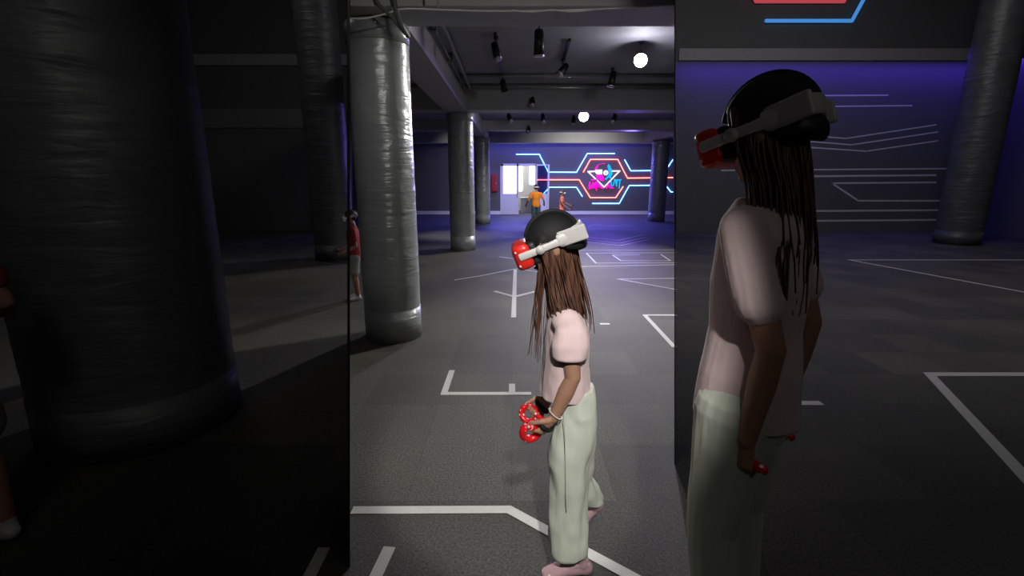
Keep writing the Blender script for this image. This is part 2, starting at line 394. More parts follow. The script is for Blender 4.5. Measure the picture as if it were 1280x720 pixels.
tape([[(720, 313), (845, 312.5)]], 'straight tape line right behind the headset pad', .03)
for l, s_ in (([(716, 294.5), (772, 300.5), (806, 293)], 'farthest'), ([(716, 297.5), (775, 304), (808, 296.5)], 'middle'), ([(716, 300.5), (775, 307), (812, 299)], 'nearest')):
    tape([l], s_+' of the three parallel V-bent tape lines glowing blue beyond the headset', .03)
tape([[(736, 282.5), (745, 281), (757, 282.5), (790, 283)]], 'thin wavy tape line closest to the neon wall', .03)
tape([[(736, 287), (802, 287)]], 'thin straight tape line just nearer than the wavy one by the neon wall', .03)
tape([[(628, 288), (657, 288)]], 'short far tape dash left of the girl\'s cap, the farther one', .04)
tape([[(628, 296), (657, 296.5)]], 'short tape dash left of the girl\'s cap, the nearer one', .035)
tape([[(624, 321), (642, 323.5)]], 'short tape dash at the left of the red headset shell', .04)
# in the side bays
tape([[(1290, 367), (1062, 325), (1290, 325)]], 'dim tape wedge on the right bay floor, pointing left', .05)
tape([[(1290, 468), (1162, 468), (1292, 608)]], 'dim wide tape corner on the right bay floor at the right edge', .07)
tape([[(989, 504), (1027, 504)]], 'dim short tape dash in the middle of the right bay floor', .06)
tape([[(405, 685), (384, 726)]], 'dim short tape strip on the dark floor beside the added left partition', .05)

# tape stuck on the right end wall
def wall_tape(lines, label, y, w=.05):
    b = BM()
    for l in lines:
        for p, q in zip(l, l[1:]):
            a, c = W(*p, y-.004), W(*q, y-.004); d = (c-a).normalized(); n = V((-d.z, 0, d.x))*w/2
            q4 = [a+n-d*w*.3, a-n-d*w*.3, c-n+d*w*.3, c+n+d*w*.3]
            v = [b.verts.new(p_) for p_ in q4]; u = [b.verts.new(p_+V((0, .003, 0))) for p_ in q4]
            b.faces.new(v); b.faces.new(u[::-1])
            for k in range(4): b.faces.new((v[k], u[k], u[(k+1) % 4], v[(k+1) % 4]))
    bmesh.ops.recalc_face_normals(b, faces=b.faces)
    return tag(obj('wall_tape', b, M['tape'], loc=W(*lines[0][0], y)), label, 'tape', 'tape lines on the right wall')
wall_tape([[(1285, 262), (977, 264), (936, 221), (1170, 219)]], 'large open tape trapezoid low on the dark right wall', RW)
wall_tape([[(1225, 228), (1268, 251), (1073, 251), (1040, 229), (1170, 228)]], 'smaller tape trapezoid inside the large one on the right wall', RW, .045)
wall_tape([[(902, 277), (1285, 274)]], 'lowest straight tape line on the right wall', RW)
wall_tape([[(902, 213), (1285, 210)]], 'straight tape line above the trapezoids on the right wall', RW, .04)
for l, s_ in (([(897, 161), (1058, 173), (1170, 156)], 'top'), ([(897, 168), (1065, 181), (1172, 165)], 'middle'), ([(905, 177), (1083, 189), (1172, 176)], 'bottom')):
    wall_tape([l], s_+' line of three parallel bent tape lines on the purple right wall', RW, .035)
wall_tape([[(935, 120), (1110, 119)]], 'straight thin tape line just under the little arched one, right wall', RW, .035)
wall_tape([[(935, 134), (1140, 132)]], 'second straight thin tape line under the pale board, right wall', RW, .035)
wall_tape([[(930, 117), (950, 112), (985, 112), (1005, 117)]], 'short arched tape line closest to the pale board, right wall', RW, .035)

# ------------------------------------------------------------------ neon
BLUE = emis('blue_neon', (.10, .30, 1.0), 9.0)
REDN = emis('red_neon', (1.0, .13, .10), 7.0)
BLUEC = (.06, .10, 1.0)
MAG = emis('magenta_neon', (.95, .0, .42), .9); CYA = emis('cyan_neon', (.0, .42, .75), .9); WHT = emis('white_neon', (1, .9, .97), 1.25)
mount = mat('neon_backing', (.10, .10, .14), .6)
def neon(pts, m, label, y=BW-.045, r=.018, group='neon tubes of the hexagon pattern', par=True):
    P = [W(p[0], p[1], y) for p in pts]
    t = thing('neon_tube', P[0], label, 'neon light', group)
    b = BM()
    for p, q in zip(P, P[1:]): tube(b, [p, q], [r, r], ref=V((0, 1, 0)), n=10)
    obj('tube', b, m, t, True)
    b = BM()
    for p, q in zip(P, P[1:]):
        d = (q-p).normalized(); n = V((-d.z, 0, d.x))*r*1.1; o_ = V((0, r*.8, 0)); o2 = V((0, (BW if y > 18 else RW)-y-.003, 0))
        hexa(b, [p+n+o_, q+n+o_, q-n+o_, p-n+o_, p+n+o2, q+n+o2, q-n+o2, p-n+o2])
    obj('channel', b, mount, t)
    return t
def C4(x, y): return (610+x/5.3333, 170+y/5.3333)
neon([C4(190, 122), C4(342, 122), C4(402, 241), C4(590, 242), C4(662, 117), C4(843, 117)], BLUE, 'blue neon line stepping down over the doorway and up above the hexagon')
neon([C4(330, 292), C4(608, 292), C4(682, 411), C4(852, 411), C4(900, 338)], REDN, 'red neon line from the doorway forming the lower half of the hexagon')
neon([C4(372, 383), C4(410, 342), C4(590, 342), C4(628, 402)], BLUE, 'short blue neon line between the doorway and the hexagon, below the red one')
neon([C4(636, 240), C4(683, 156), C4(865, 156), C4(930, 281), C4(1232, 277)], REDN, 'red neon line forming the upper half of the hexagon and running right')
neon([C4(912, 160), C4(952, 232), C4(1185, 230), C4(1231, 160)], BLUE, 'blue neon line right of the hexagon, upper of the two passing the column')
neon([C4(697, 450), C4(875, 450), C4(942, 330), C4(1185, 328), C4(1220, 373), C4(1231, 373)], BLUE, 'blue neon line under the hexagon, lower of the two passing the column')
# logo panel
lp = W(756, 221, BW)
lg = thing('neon_logo', W(756, 240, BW-.02), 'magenta and cyan brush-style logo with a white triangle inside the neon hexagon', 'sign')
def C5(x, y, d=BW-.045): return W(730+x/13.1, 190+y/13.1, d)
def strokes(ls, r, n=8):
    b = BM()
    for l in ls:
        P = [C5(*p) for p in l]
        for p, q in zip(P, P[1:]): tube(b, [p, q], [r, r*.8], ref=V((0, 1, 0)), n=n)
    return b
def flat(polys, d=BW-.03, th=.02):
    b = BM()
    for pl in polys:
        v = [b.verts.new(C5(*p, d)) for p in pl]; u = [b.verts.new(C5(*p, d)+V((0, th, 0))) for p in pl]; n = len(pl)
        b.faces.new(v); b.faces.new(u[::-1])
        for k in range(n): b.faces.new((v[k], u[k], u[(k+1) % n], v[(k+1) % n]))
    bmesh.ops.recalc_face_normals(b, faces=b.faces); return b
obj('triangle', strokes([[(65, 322), (195, 318)], [(465, 312), (585, 310), (330, 575), (65, 322)]], .026), WHT, lg, True, label='white triangle outline')
obj('magenta_face', flat([[(190, 370), (300, 372), (330, 430), (318, 480), (270, 470), (215, 430)], [(170, 300), (195, 245), (240, 210), (225, 250), (200, 290), (188, 330), (175, 330)]]), MAG, lg, label='magenta half of the face')
obj('magenta_band', strokes([[(175, 300), (195, 245), (245, 205), (310, 190), (350, 192)], ], .012), MAG, lg, True)
obj('white_visor', flat([[(188, 290), (300, 288), (298, 362), (225, 368), (192, 345)]], BW-.05), WHT, lg, label='white visor block')
b = BM(); cyl(b, C5(358, 340, BW-.055), C5(358, 340, BW-.02), .095*1.02, 28); obj('white_eye', b, WHT, lg, label='round white eye')
b = BM(); cyl(b, C5(358, 342, BW-.065), C5(358, 342, BW-.05), .03, 16); obj('pupil', b, M['metal'], lg)
obj('cyan_half', flat([[(385, 240), (400, 195), (430, 225), (455, 290), (470, 350), (440, 400), (450, 430), (400, 420), (360, 460), (345, 440), (400, 380), (415, 330), (400, 290)]]), CYA, lg, label='cyan half of the face')
obj('magenta_lettering', strokes([[(95, 500), (85, 600), (120, 590), (150, 500)], [(150, 500), (145, 590), (195, 500), (190, 600)], [(210, 500), (205, 630)], [(210, 505), (250, 520), (215, 560)], [(130, 460), (200, 450), (240, 520)], [(260, 540), (290, 590), (320, 590)], [(370, 590), (400, 520), (430, 590), (480, 590)], [(385, 565), (420, 560)], [(100, 560), (300, 575)]], .030), MAG, lg, True, label='magenta brush lettering')
obj('cyan_lettering', strokes([[(440, 450), (450, 555), (480, 550), (505, 450)], [(515, 460), (535, 560)], [(545, 455), (535, 540)], [(530, 465), (610, 455)], [(590, 460), (575, 595)]], .026), CYA, lg, True, label='cyan brush lettering')
# neon on the right wall of the side bay
BLUE2 = emis('dim_blue_neon', (.05, .22, .55), 1.0); RED2 = emis('dim_red_neon', (.5, .06, .08), .8)
neon([(912, -60), (945, 2), (1055, 2), (1088, -60)], RED2, 'dim red neon line, bottom of a big hexagon high on the right wall', RW-.06, .04, 'neon lines high on the right wall')
neon([(958, 26), (1065, 26), (1120, -75)], BLUE2, 'dim blue neon line under the red one high on the right wall', RW-.06, .045, 'neon lines high on the right wall')

# ------------------------------------------------------------------ doorway, room behind, fire box
door = thing('entrance_door', (dl, BW, 0), 'white glazed double door standing open in the back wall', 'door')
def pxb(bm, x0, y0, x1, y1, d, th, bev=.004):
    a, c = W(x0, y1, d), W(x1, y0, d); box(bm, (a.x, d-th/2, max(a.z, 0.0)), (c.x, d+th/2, c.z), bev)
lit = emis('bright_window', (1, .98, 1), 2.2)
b = BM()
for q in ((625.5, 204.5, 629, 270), (645.5, 204.5, 648.5, 270), (625.5, 204.5, 671, 207.5), (629, 242, 645.6, 269), (669, 204.5, 671, 232)): pxb(b, *q, BW+.02, .08)
obj('door_frame', b, M['frame'], door)
b = BM(); pxb(b, 629, 207.5, 645.5, 242, BW+.03, .02, 0); obj('bright_pane', b, lit, door, label='glowing white glass pane')
b = BM(); DL = BW-.16
for q in ((683.8, 205.5, 687, 270), (671, 205.5, 684, 207), (671, 205.5, 672, 270)): pxb(b, *q, DL, .045)
pxb(b, 672, 242, 684, 269, DL, .04)
obj('open_leaf', b, M['frame'], door, label='open glazed leaf folded back against the wall')
gl = mat('blue_glass', (.5, .55, .9), .02, .0, spec=.6); gl.node_tree.nodes['Principled BSDF'].inputs['Transmission Weight'].default_value = 1; gl.node_tree.nodes['Principled BSDF'].inputs['IOR'].default_value = 1.05
b = BM(); pxb(b, 672, 207, 683.8, 242, DL, .006, 0); obj('glass', b, gl, door)
b = BM(); tube(b, [W(646.5, 238, BW-.05), W(646.5, 246, BW-.05)], [.015, .015], n=8); obj('handle', b, M['silver'], door, True)
b = BM()
y2 = BW+2.5
box(b, (dl-1.2, y2, 0), (dr+1.2, y2+.1, 3.2)); box(b, (dl-1.3, BW+.15, 0), (dl-1.2, y2, 3.2)); box(b, (dr+1.2, BW+.15, 0), (dr+1.3, y2, 3.2)); box(b, (dl-1.2, BW+.15, 3.1), (dr+1.2, y2, 3.2)); struct('wall_room', b, M['plaster'])
wn = tag(thing('window_1', W(652, 240, y2), None, None), 'narrow bright window in the room behind the doorway', kind='structure')
b = BM(); a, c = W(648.5, 239, y2-.02), W(653, 207, y2-.02); box(b, (a.x, y2-.03, a.z), (c.x, y2-.001, c.z)); obj('window_glass', b, lit, wn)
wn = tag(thing('window_2', W(665, 232, y2), None, None), 'bright window right of the narrow one in the room behind', kind='structure')
b = BM(); a, c = W(662, 231, y2-.02), W(669, 207, y2-.02); box(b, (a.x, y2-.03, a.z), (c.x, y2-.001, c.z)); obj('window_glass', b, emis('sky_window', (.75, .92, 1), 1.6), wn)
dk = thing('reception_desk', (W(655, 262, BW+1.2).x, BW+1.2, 0), 'grey desk front seen through the open doorway', 'desk')
a, c = W(650, 256, BW+1.2), W(668, 246, BW+1.2)
b = BM(); box(b, (a.x, BW+1.0, .62), (c.x+.5, BW+1.6, .66), .01); obj('top', b, M['frame'], dk)
b = BM(); box(b, (a.x+.03, BW+1.05, 0), (c.x+.45, BW+1.09, .62), .005); obj('front_panel', b, M['deskm'], dk)
for x_ in (a.x+.03, c.x+.41):
    b = BM(); box(b, (x_, BW+1.09, 0), (x_+.04, BW+1.55, .62), .005); obj('side_panel', b, M['deskm'], dk)
fb = thing('fire_hose_box', W(618, 239, BW-.01), 'dark red fire equipment box on the wall left of the doorway', 'box')
b = BM(); pxb(b, 614.5, 218, 621.5, 239.5, BW-.08, .16, .02); obj('cabinet', b, M['redbox'], fb)
b = BM(); pxb(b, 615.2, 219.2, 620.8, 238.3, BW-.165, .012, .003); o_ = obj('door', b, M['redbox'], fb)
b = BM(); c = W(620, 229, BW-.18); box(b, c-V((.01, .01, .03)), c+V((.01, .008, .03)), .003); obj('handle', b, M['silver'], o_)

# ------------------------------------------------------------------ ceiling fittings
def spot(top, aim, label, lit_=False, L_=.20, r=.042, drop=.10, mt=None, k=1.0):
    top = V(top); t = thing('track_spotlight', top, label, 'spotlight', 'black spotlights under the ceiling')
    aim = V(aim).normalized(); c = top-V((0, 0, drop))
    b = BM(); cyl(b, top, top-V((0, 0, .03)), .03*k, 16); obj('mount', b, M['metal'], t, True)
    b = BM(); tube(b, [top-V((0, 0, .02)), c], [.009*k, .009*k], ref=V((0, 1, 0)), n=8); obj('arm', b, M['metal'], t, True)
    b = BM(); cyl(b, c-aim*L_*.45, c+aim*L_*.5, r*.85, 24, r); cyl(b, c-aim*L_*.52, c-aim*L_*.44, r*.7, 24, r*.85); obj('head', b, M['metal'], t, True)
    b = BM(); cyl(b, c+aim*(L_*.5), c+aim*(L_*.5+.008), r*.92, 24); obj('lens', b, emis('lamp_lens', (1, .97, 1), 60) if lit_ else M['silver'], t, True)
    b = BM(); cyl(b, c+aim*(L_*.47), c+aim*(L_*.5+.004), r*1.06, 24); obj('trim_ring', b, M['silver'] if not lit_ else M['metal'], t, True)
    return t, c+aim*(L_*.5+.03)
def rail(p, q, label):
    b = BM(); d = (V(q)-V(p)).normalized(); s = d.cross(V((0, 0, 1))).normalized()*.018; u = V((0, 0, .03))
    p, q = V(p), V(q); hexa(b, [p-s-u, p+s-u, q+s-u, q-s-u, p-s, p+s, q+s, q-s])
    return tag(obj('lighting_track', b, M['metal'], loc=p), label, 'track', 'lighting tracks on the ceiling')
T0, T1 = F(619, 40, HC), F(629, 103, HC)
rail(T0, T1, 'black lighting track running back along the ceiling, left one')
U0, U1 = F(712, 48, HC), F(703, 78, HC)
rail(U0, U1, 'black lighting track on the ceiling, right one')
spot(F(620, 46, HC-.03), (.25, -.3, -.9), 'large black spotlight on the front of the left track', L_=.2, r=.05, drop=.16)
spot(F(629.5, 100, HC-.03), (.2, .5, -.8), 'black spotlight at the rear end of the left track', L_=.18, r=.055, drop=.10)
spot(F(674, 29, HC), (0.02, .1, -1), 'black cylinder spotlight hanging straight down near the front beam', L_=.26, r=.06, drop=.2)
spot(F(704, 74, HC-.03), (-.55, -.5, -.7), 'black spotlight with bright silver rim on the right track', L_=.2, r=.055, drop=.14)
spot(F(766, 85, HC), (-.2, -.1, -1), 'black spotlight on a short stem, left below the bright lamp', L_=.22, r=.058, drop=.16)
spot((F(666, 108, HC).x, 9.6, 2.98), (0, -.6, -.8), 'small black spotlight on the face of the second beam', L_=.15, r=.055, drop=.1)
for i, (px, py, s) in enumerate(((637, 139, 'leftmost small black spotlight beyond the second beam'), (679, 140, 'second small black spotlight beyond the second beam'), (717, 143, 'small black spotlight just left of the far bright lamp'), (768, 140, 'small black spotlight right of the far bright lamp'))):
    p = F(px, py+1, HC); spot(p, (.3-.2*i, -.4, -.8), s, L_=.22, r=.06, drop=.14)
spot((F(663, 154, 2.9).x, 14.85, 3.0), (-.2, -.6, -.7), 'small spotlight with a bright rim on the third beam', L_=.18, r=.06, drop=.12)
A = F(802, 52, HC); LA = spot(A, V((.05, 0, .4))-(A-V((0, 0, .2))), 'brightly lit spotlight nearest the viewer, upper right', True, L_=.2, r=.085, drop=.20)[1]
B = F(730, 133, HC); LB = spot(B, V((.1, 0, .6))-B, 'brightly lit farther spotlight above the neon hexagon', True, L_=.2, r=.12, drop=.22)[1]

# conduit beside the long beam, cables on the front beam
b = BM(); tube(b, [(-.74, 4.52, 3.09), (-.76, 9.6, 3.09)], [.028, .028], n=10); obj_ = tag(obj('conduit_pipe', b, M['pipe'], smooth=True, loc=(-.74, 4.52, 3.09)), 'grey conduit running along the ceiling beside the long left beam', 'pipe')
b = BM(); tube(b, [(-.83, 4.52, 3.05), (-.84, 9.6, 3.05)], [.016, .016], n=8)
for y in (5.6, 7.0, 8.4): box(b, (-.88, y-.03, 3.02), (-.8, y+.03, 3.14), .004)
tag(obj('conduit_pipe', b, M['gcable'], smooth=False, loc=(-.83, 4.52, 3.05)), 'thin dark conduit with clips between the beam and the thicker conduit', 'pipe')
def cable(pts, r, m, label, d=3.96):
    b = BM(); P = [W(*p, d) if len(p) == 2 else W(p[0], p[1], p[2]) for p in pts]
    # smooth
    Q = []
    for i in range(len(P)-1):
        p0, p1, p2, p3 = P[max(i-1, 0)], P[i], P[i+1], P[min(i+2, len(P)-1)]
        for k in range(6):
            t = k/6; Q.append(.5*((2*p1)+(-p0+p2)*t+(2*p0-5*p1+4*p2-p3)*t*t+(-p0+3*p1-3*p2+p3)*t**3))
    Q.append(P[-1]); tube(b, Q, [r]*len(Q), ref=V((0, 1, .1)), n=8)
    return tag(obj('cable', b, m, smooth=True, loc=P[0]), label, 'cable', 'cables on the front beam')
cable([(438, 23), (455, 23), (475, 19), (490, 14.5), (502, 11), (520, 11), (560, 12.5), (600, 13.5), (650, 13.8), (700, 13), (745, 11.5), (790, 9.5), (843, 6.5)], .0062, M['cable'], 'long white cable strung across the front ceiling beam')
cable([(640, 13), (665, 14.5), (690, 12.5), (715, 14.5), (742, 12)], .006, M['cable'], 'second white cable twisted round the middle of the long one', 3.945)
cable([(468, -8), (473, 5), (482, 14), (490, 22), (500, 34), (509, 44, 4.05)], .014, M['gcable'], 'dark flexible conduit dropping past the top of the nearest column')
cable([(492, -8), (494, 8), (497, 20), (502, 32), (510, 45, 4.05)], .018, M['gcable'], 'thicker dark conduit right of the flexible one', 3.94)
b = BM(); a, c = W(532, 9.5, 3.97), W(547, -14, 3.97); box(b, (a.x, 3.93, a.z), (c.x, 3.998, c.z), .006); tag(obj('junction_box', b, M['beam'], loc=(a.x, 3.97, a.z)), 'small grey junction box on the front beam above the white cable', 'box')

# ------------------------------------------------------------------ people
def basis(fwd, up):
    fwd = V(fwd).normalized(); left = V(up).cross(fwd).normalized(); up = fwd.cross(left).normalized()
    return Matrix((fwd, left, up)).transposed()       # columns fwd, left, up
def headset(C, ax, k, front, rootname_label, group=None, simple=False, ringw=1.0, white=None, vcap=False):
    """worn on the head: front shell, side arms, rear block and pad"""
    P = lambda f, l, u: C + ax @ V((f*k, l*k, u*k))
    wm = white or M['white']
    t = thing('vr_headset', P(.1, 0, 0), rootname_label, 'vr headset', group)
    b = BM()
    vs = box(b, (-.030, -.088, -.045), (.030, .088, .045), .022)
    for v in vs:
        w = v.co; bend = -(w.y/.088)**2*.014
        v.co = P(.118+w.x+bend, w.y*ringw, -.004+w.z*(1+.0*w.x))
    obj('front_shell', b, front, t, True)
    b = BM(); loft(b, [(P(.062, 0, -.004), .0, .0)], 4) if False else None
    pts = []
    vs = box(b, (-.018, -.075, -.042), (.018, .075, .042), .015)
    for v in vs: w = v.co; v.co = P(.080+w.x-(w.y/.075)**2*.01, w.y, -.006+w.z)
    obj('face_pad', b, M['foam'], t, True)
    for s in (1, -1):
        b = BM()
        path = [P(.118, s*.089, .0), P(.08, s*.091, .001), P(.04, s*.090, .002), P(.0, s*.088, .003), P(-.035, s*.084, .004)]
        tube(b, path, [(.0055*k, .0135*k), (.0055*k, .0135*k), (.005*k, .0125*k), (.005*k, .0125*k), (.006*k, .016*k)], ref=ax @ V((0, 0, 1)), n=14); arm = obj('side_arm', b, wm, t, True)
        b = BM(); cyl(b, P(.045, s*.088, .002), P(.045, s*.099, .002), .0155*k, 24); obj('pivot_disc', b, wm, arm, True)
    b = BM(); path = [P(-.025, .084, .006), P(-.07, .080, .010), P(-.105, .055, .014), P(-.118, 0, .016), P(-.105, -.055, .014), P(-.07, -.080, .010), P(-.025, -.084, .006)]
    tube(b, path, [(.008*k, .022*k)]*2+[(.010*k, .024*k)]*3+[(.008*k, .022*k)]*2, ref=ax @ V((0, 0, 1)), n=16); cr = obj('rear_cradle', b, wm, t, True)
    for s in (1, -1):
        b = BM(); rb = basis(V((.97, -s*.20, 0)), (0, 0, 1))
        for v in box(b, (-.056, -.008, -.027), (.044, .008, .027), .0075):
            w = rb @ v.co; v.co = P(-.068+w.x, s*.084+w.y, .008+w.z)
        obj('side_shell', b, wm, cr, True)
    if not simple:
        b = BM(); q = fuse_shape_pad(P, k)
        obj('rear_pad', q, M['foam'], t, True)
        b = BM(); tube(b, [P(-.012-(.090 if vcap else .101)*math.cos(R(a_)), 0, .020+(.083 if vcap else .100)*math.sin(R(a_))) for a_ in range(0, 166, 8)], [(.011*k, .003*k)]*21, ref=ax @ V((0, 1, 0)), n=10); obj('top_strap', b, M['foam'], t, True)
        for s, (l, u) in zip((0, 1, 2, 3), ((.075, .02), (.075, -.03), (-.075, .02), (-.075, -.03))):
            b = BM(); ell(b, P(.128, l*1.1, u), (.005*k,)*3); obj('tracking_camera', b, wm, t, True)
    return t
def fuse_shape_pad(P, k):
    b = BM()
    tube(b, [P(-.05, .072, -.016), P(-.085, .062, -.026), P(-.105, 0, -.034), P(-.085, -.062, -.026), P(-.05, -.072, -.016)], [(.012*k, .018*k), (.018*k, .026*k), (.018*k, .030*k), (.018*k, .026*k), (.012*k, .018*k)], ref=P(0, 0, 1)-P(0, 0, 0), n=18)
    return b
def hand(b, wr, d, palm, thumb, k, curl=55, grip=True):
    """wr wrist point, d finger direction, palm facing direction, thumb side direction"""
    d = V(d).normalized(); palm = (V(palm)-d*V(palm).dot(d)).normalized(); th = (V(thumb)-d*V(thumb).dot(d)-palm*V(thumb).dot(palm)).normalized()
    base = wr + d*.012*k
    tube(b, [wr-d*.01*k, wr+d*.03*k, wr+d*.072*k], [(.020*k, .015*k), (.027*k, .014*k), (.033*k, .012*k)], ref=palm, n=14)
    for i, (off, ln) in enumerate(((.024, .062), (.008, .070), (-.008, .065), (-.023, .050))):
        p = wr + d*.070*k + th*off*k; pts = [p]; ang = 10
        for j, fr in enumerate((.44, .32, .24)):
            ang += curl*(.55 if j == 0 else .95)
            dir_ = d*math.cos(R(ang)) + palm*math.sin(R(ang)) + th*off*.6
            pts.append(pts[-1]+dir_.normalized()*ln*fr*k)
        tube(b, pts, [.0085*k, .0080*k, .0072*k, .0060*k], ref=th, n=10)
    p0 = wr+d*.018*k+th*.018*k; p1 = p0+(d*.55+th*.75+palm*.25).normalized()*.030*k; p2 = p1+(d*.75+th*.15+palm*.55).normalized()*.027*k; p3 = p2+(d*.7-th*.1+palm*.65).normalized()*.020*k
    tube(b, [p0, p1, p2, p3], [.013*k, .0105*k, .0088*k, .0068*k], ref=palm, n=10)
def controller(C, d, palm, th, k, label, shell, strapm, wr, group, simple=False, ringdir=None):
    """C grip centre; handle runs along th direction, ring sits beyond thumb side"""
    d, palm, th = V(d).normalized(), V(palm).normalized(), V(th).normalized()
    t = thing('vr_controller', C, label, 'vr controller', group)
    b = BM(); tube(b, [C-th*.050*k, C, C+th*.035*k], [.014*k, .015*k, .018*k], ref=d, n=14); obj('grip', b, shell, t, True)
    rc = C + th*(.045 if simple else .012)*k + d*(.028 if simple else .022)*k
    b = BM(); n = 22; P = []
    for i in range(n+1):
        a = R(-150+300*i/n) if simple else R(-150+250*i/n)
        q = .046 if simple else .034
        P.append(rc + d*math.cos(a)*q*k + (palm*.35+th*.94).normalized()*math.sin(a)*q*k)
    tube(b, P, [(.008*k, .012*k) if simple else (.013*k, .016*k)]*len(P), ref=d.cross(th), n=12); obj('tracking_ring', b, shell, t, True)
    if not simple:
        b = BM(); cyl(b, C+th*.040*k, C+th*.048*k, .014*k, 24); fp = obj('thumb_plate', b, M['white'], t, True)
        b = BM(); cyl(b, C+th*.046*k+d*.002*k, C+th*.056*k+d*.002*k, .004*k, 14, .006*k); obj('thumbstick', b, M['white'], fp, True)
        # strap round the back of the hand
        b = BM(); P = []
        c = wr + d*.045*k
        for i in range(19):
            a = R(20*i); P.append(c + th*math.cos(a)*.036*k + palm*math.sin(a)*.022*k)
        tube(b, P, [(.004*k, .010*k)]*len(P), ref=d, n=8, cap=False); obj('hand_strap', b, strapm, t, True)
    return t
def head_shapes(b, C, ax, k):
    P = lambda f, l, u: C + ax @ V((f*k, l*k, u*k))
    ell(b, P(-.008, 0, .016), (.090*k, .074*k, .082*k), ax, 28)
    ell(b, P(.030, 0, -.030), (.052*k, .056*k, .070*k), ax, 24)
    ell(b, P(.038, 0, -.070), (.040*k, .040*k, .034*k), ax, 20)
    ell(b, P(.066, 0, -.090), (.016*k, .018*k, .014*k), ax, 14)            # chin
    ell(b, P(.074, 0, -.064), (.012*k, .020*k, .007*k), ax, 14)            # upper lip
    ell(b, P(.072, 0, -.074), (.012*k, .018*k, .007*k), ax, 14)
    tube(b, [P(.078, 0, .012), P(.088, 0, -.018), P(.096, 0, -.036)], [.007*k, .008*k, .010*k], ref=ax @ V((0, 1, 0)), n=12)   # nose
    for s in (1, -1):
        ell(b, P(.088, s*.008, -.040), (.008*k, .006*k, .006*k), ax, 10)
        ell(b, P(.050, s*.036, -.030), (.024*k, .020*k, .022*k), ax, 14)    # cheek
        ell(b, P(.070, s*.028, .022), (.012*k, .018*k, .006*k), ax, 12)     # brow
        ell(b, P(-.004, s*.074, -.014), (.016*k, .008*k, .028*k), ax, 14)   # ear
def hair_locks(C, ax, k, ctrl, n, seed, halfw, rad, m, parent, name='hair', mix=None):
    """ctrl: rows (u, f_front, f_back, half width) from the crown down; locks flow through them"""
    rnd = random.Random(seed); b = BM()
    if n > 100:
        rows = ctrl[:-1]; secs = []
        for r_ in rows:
            e_ = .80; secs.append((C + ax @ V(((r_[1]+r_[2])/2*k, 0, r_[0]*k)), abs(r_[1]-r_[2])/2*k*e_, r_[3]*k*e_))
        loft(b, secs, 28, ax=ax)
    for i in range(n):
        a = rnd.random(); side = -1 if rnd.random() < .5 else 1
        t_end = .72+.28*rnd.random(); jf, jl = rnd.gauss(0, .004), rnd.gauss(0, .005)
        depth = math.sin(math.pi*min(1, max(0, a*.5+.5)))   # 1 at the front of the side, 0 at the back
        P = []; RR = []
        m_ = 12
        for j in range(m_):
            t = t_end*j/(m_-1); x = t*(len(ctrl)-1); q = min(int(x), len(ctrl)-2); w = x-q
            row = [ctrl[q][c]*(1-w)+ctrl[q+1][c]*w for c in range(4)]
            f = row[1]+(row[2]-row[1])*a
            l = side*row[3]*(math.cos(a*math.pi/2)**.6)
            wv = .003*math.sin(t*9+i)
            P.append(C + ax @ V(((f+jf*t*3+wv)*k, (l+jl*t*3+wv*.5)*k, row[0]*k)))
            RR.append((rad*k*(1-.65*t/t_end)*(.6 if j == 0 else 1), rad*.5*k*(1-.65*t/t_end)))
        tube(b, P, RR, ref=ax @ V((1, 0, 0)), n=6)
    return obj(name, b, m, parent, True)
FOLD = lambda s, amp: (lambda p, n: amp*(noise.noise(V((p.x*s, p.y*s, p.z*s*.35)))*1.0 + .4*noise.noise(V((p.x*s*2.3+9, p.y*s*2.3, p.z*s*1.1)))))

# ---- the girl in front ----------------------------------------------------
D0 = 1.63
girl = thing('person', (W(712, 700, 1.6).x, 1.63, 0), 'girl in pink t-shirt and sage trousers standing sideways, holding two controllers', 'person')
hC = W(689, 304, D0); th_ = R(21)
hax = basis((-math.cos(th_), 0, -math.sin(th_)), (-math.sin(th_), 0, math.cos(th_)))
KH = .93
nk = W(697, 372, D0)
shn, shf = W(709, 402, 1.525), W(702, 402, 1.735)
eln, wrn = W(716, 472, 1.50), W(692, 522, 1.505)
elf, wrf = W(703, 462, 1.76), W(686, 498, 1.74)
hdn = (W(665, 553, 1.50)-wrn).normalized()
hdf = (W(668, 520, 1.73)-wrf).normalized()
b = BM()
head_shapes(b, hC, hax, KH)
tube(b, [hC+hax @ V((-.02, 0, -.05)), W(693, 352, D0), nk, W(700, 395, D0)], [(.042, .042), (.038, .038), (.042, .040), (.06, .05)], ref=V((1, 0, 0)), n=18)
ax_b = None
def hs(py, xl, xr, d, ry): # section of the body given by its silhouette
    c = W((xl+xr)/2, py, d); zc = c.y*cp-(c.z-CAMH)*sp
    return (c, (xr-xl)/2/F_PX*zc, ry)
loft(b, [hs(500, 702, 737, D0, .10), hs(470, 684, 732, D0, .10), hs(440, 683, 730, D0, .105), hs(410, 686, 728, D0, .115), hs(392, 692, 724, D0, .10), hs(383, 696, 716, D0, .06)])
for sh, el, wr in ((shn, eln, wrn), (shf, elf, wrf)):
    tube(b, [sh, sh.lerp(el, .5), el, el.lerp(wr, .35), wr], [.030, .033, .0275, .0285, .019], ref=V((0, 1, 0)), n=16)
hand(b, wrn, hdn, V((-.35, .35, .1)), V((-.45, .1, .9)), .92, 62)
hand(b, wrf, hdf, V((-.35, -.35, .1)), V((-.45, 0, .9)), .92, 62)
hipn, hipf = W(718, 505, 1.585), W(720, 505, 1.675)
knn, ann = W(710, 600, 1.555), W(723, 692, 1.56)
knf, anf = W(716, 592, 1.73), W(744, 628, 1.77)
toef = F(719, 668)+V((0, 0, .02)); toef.y = 1.79
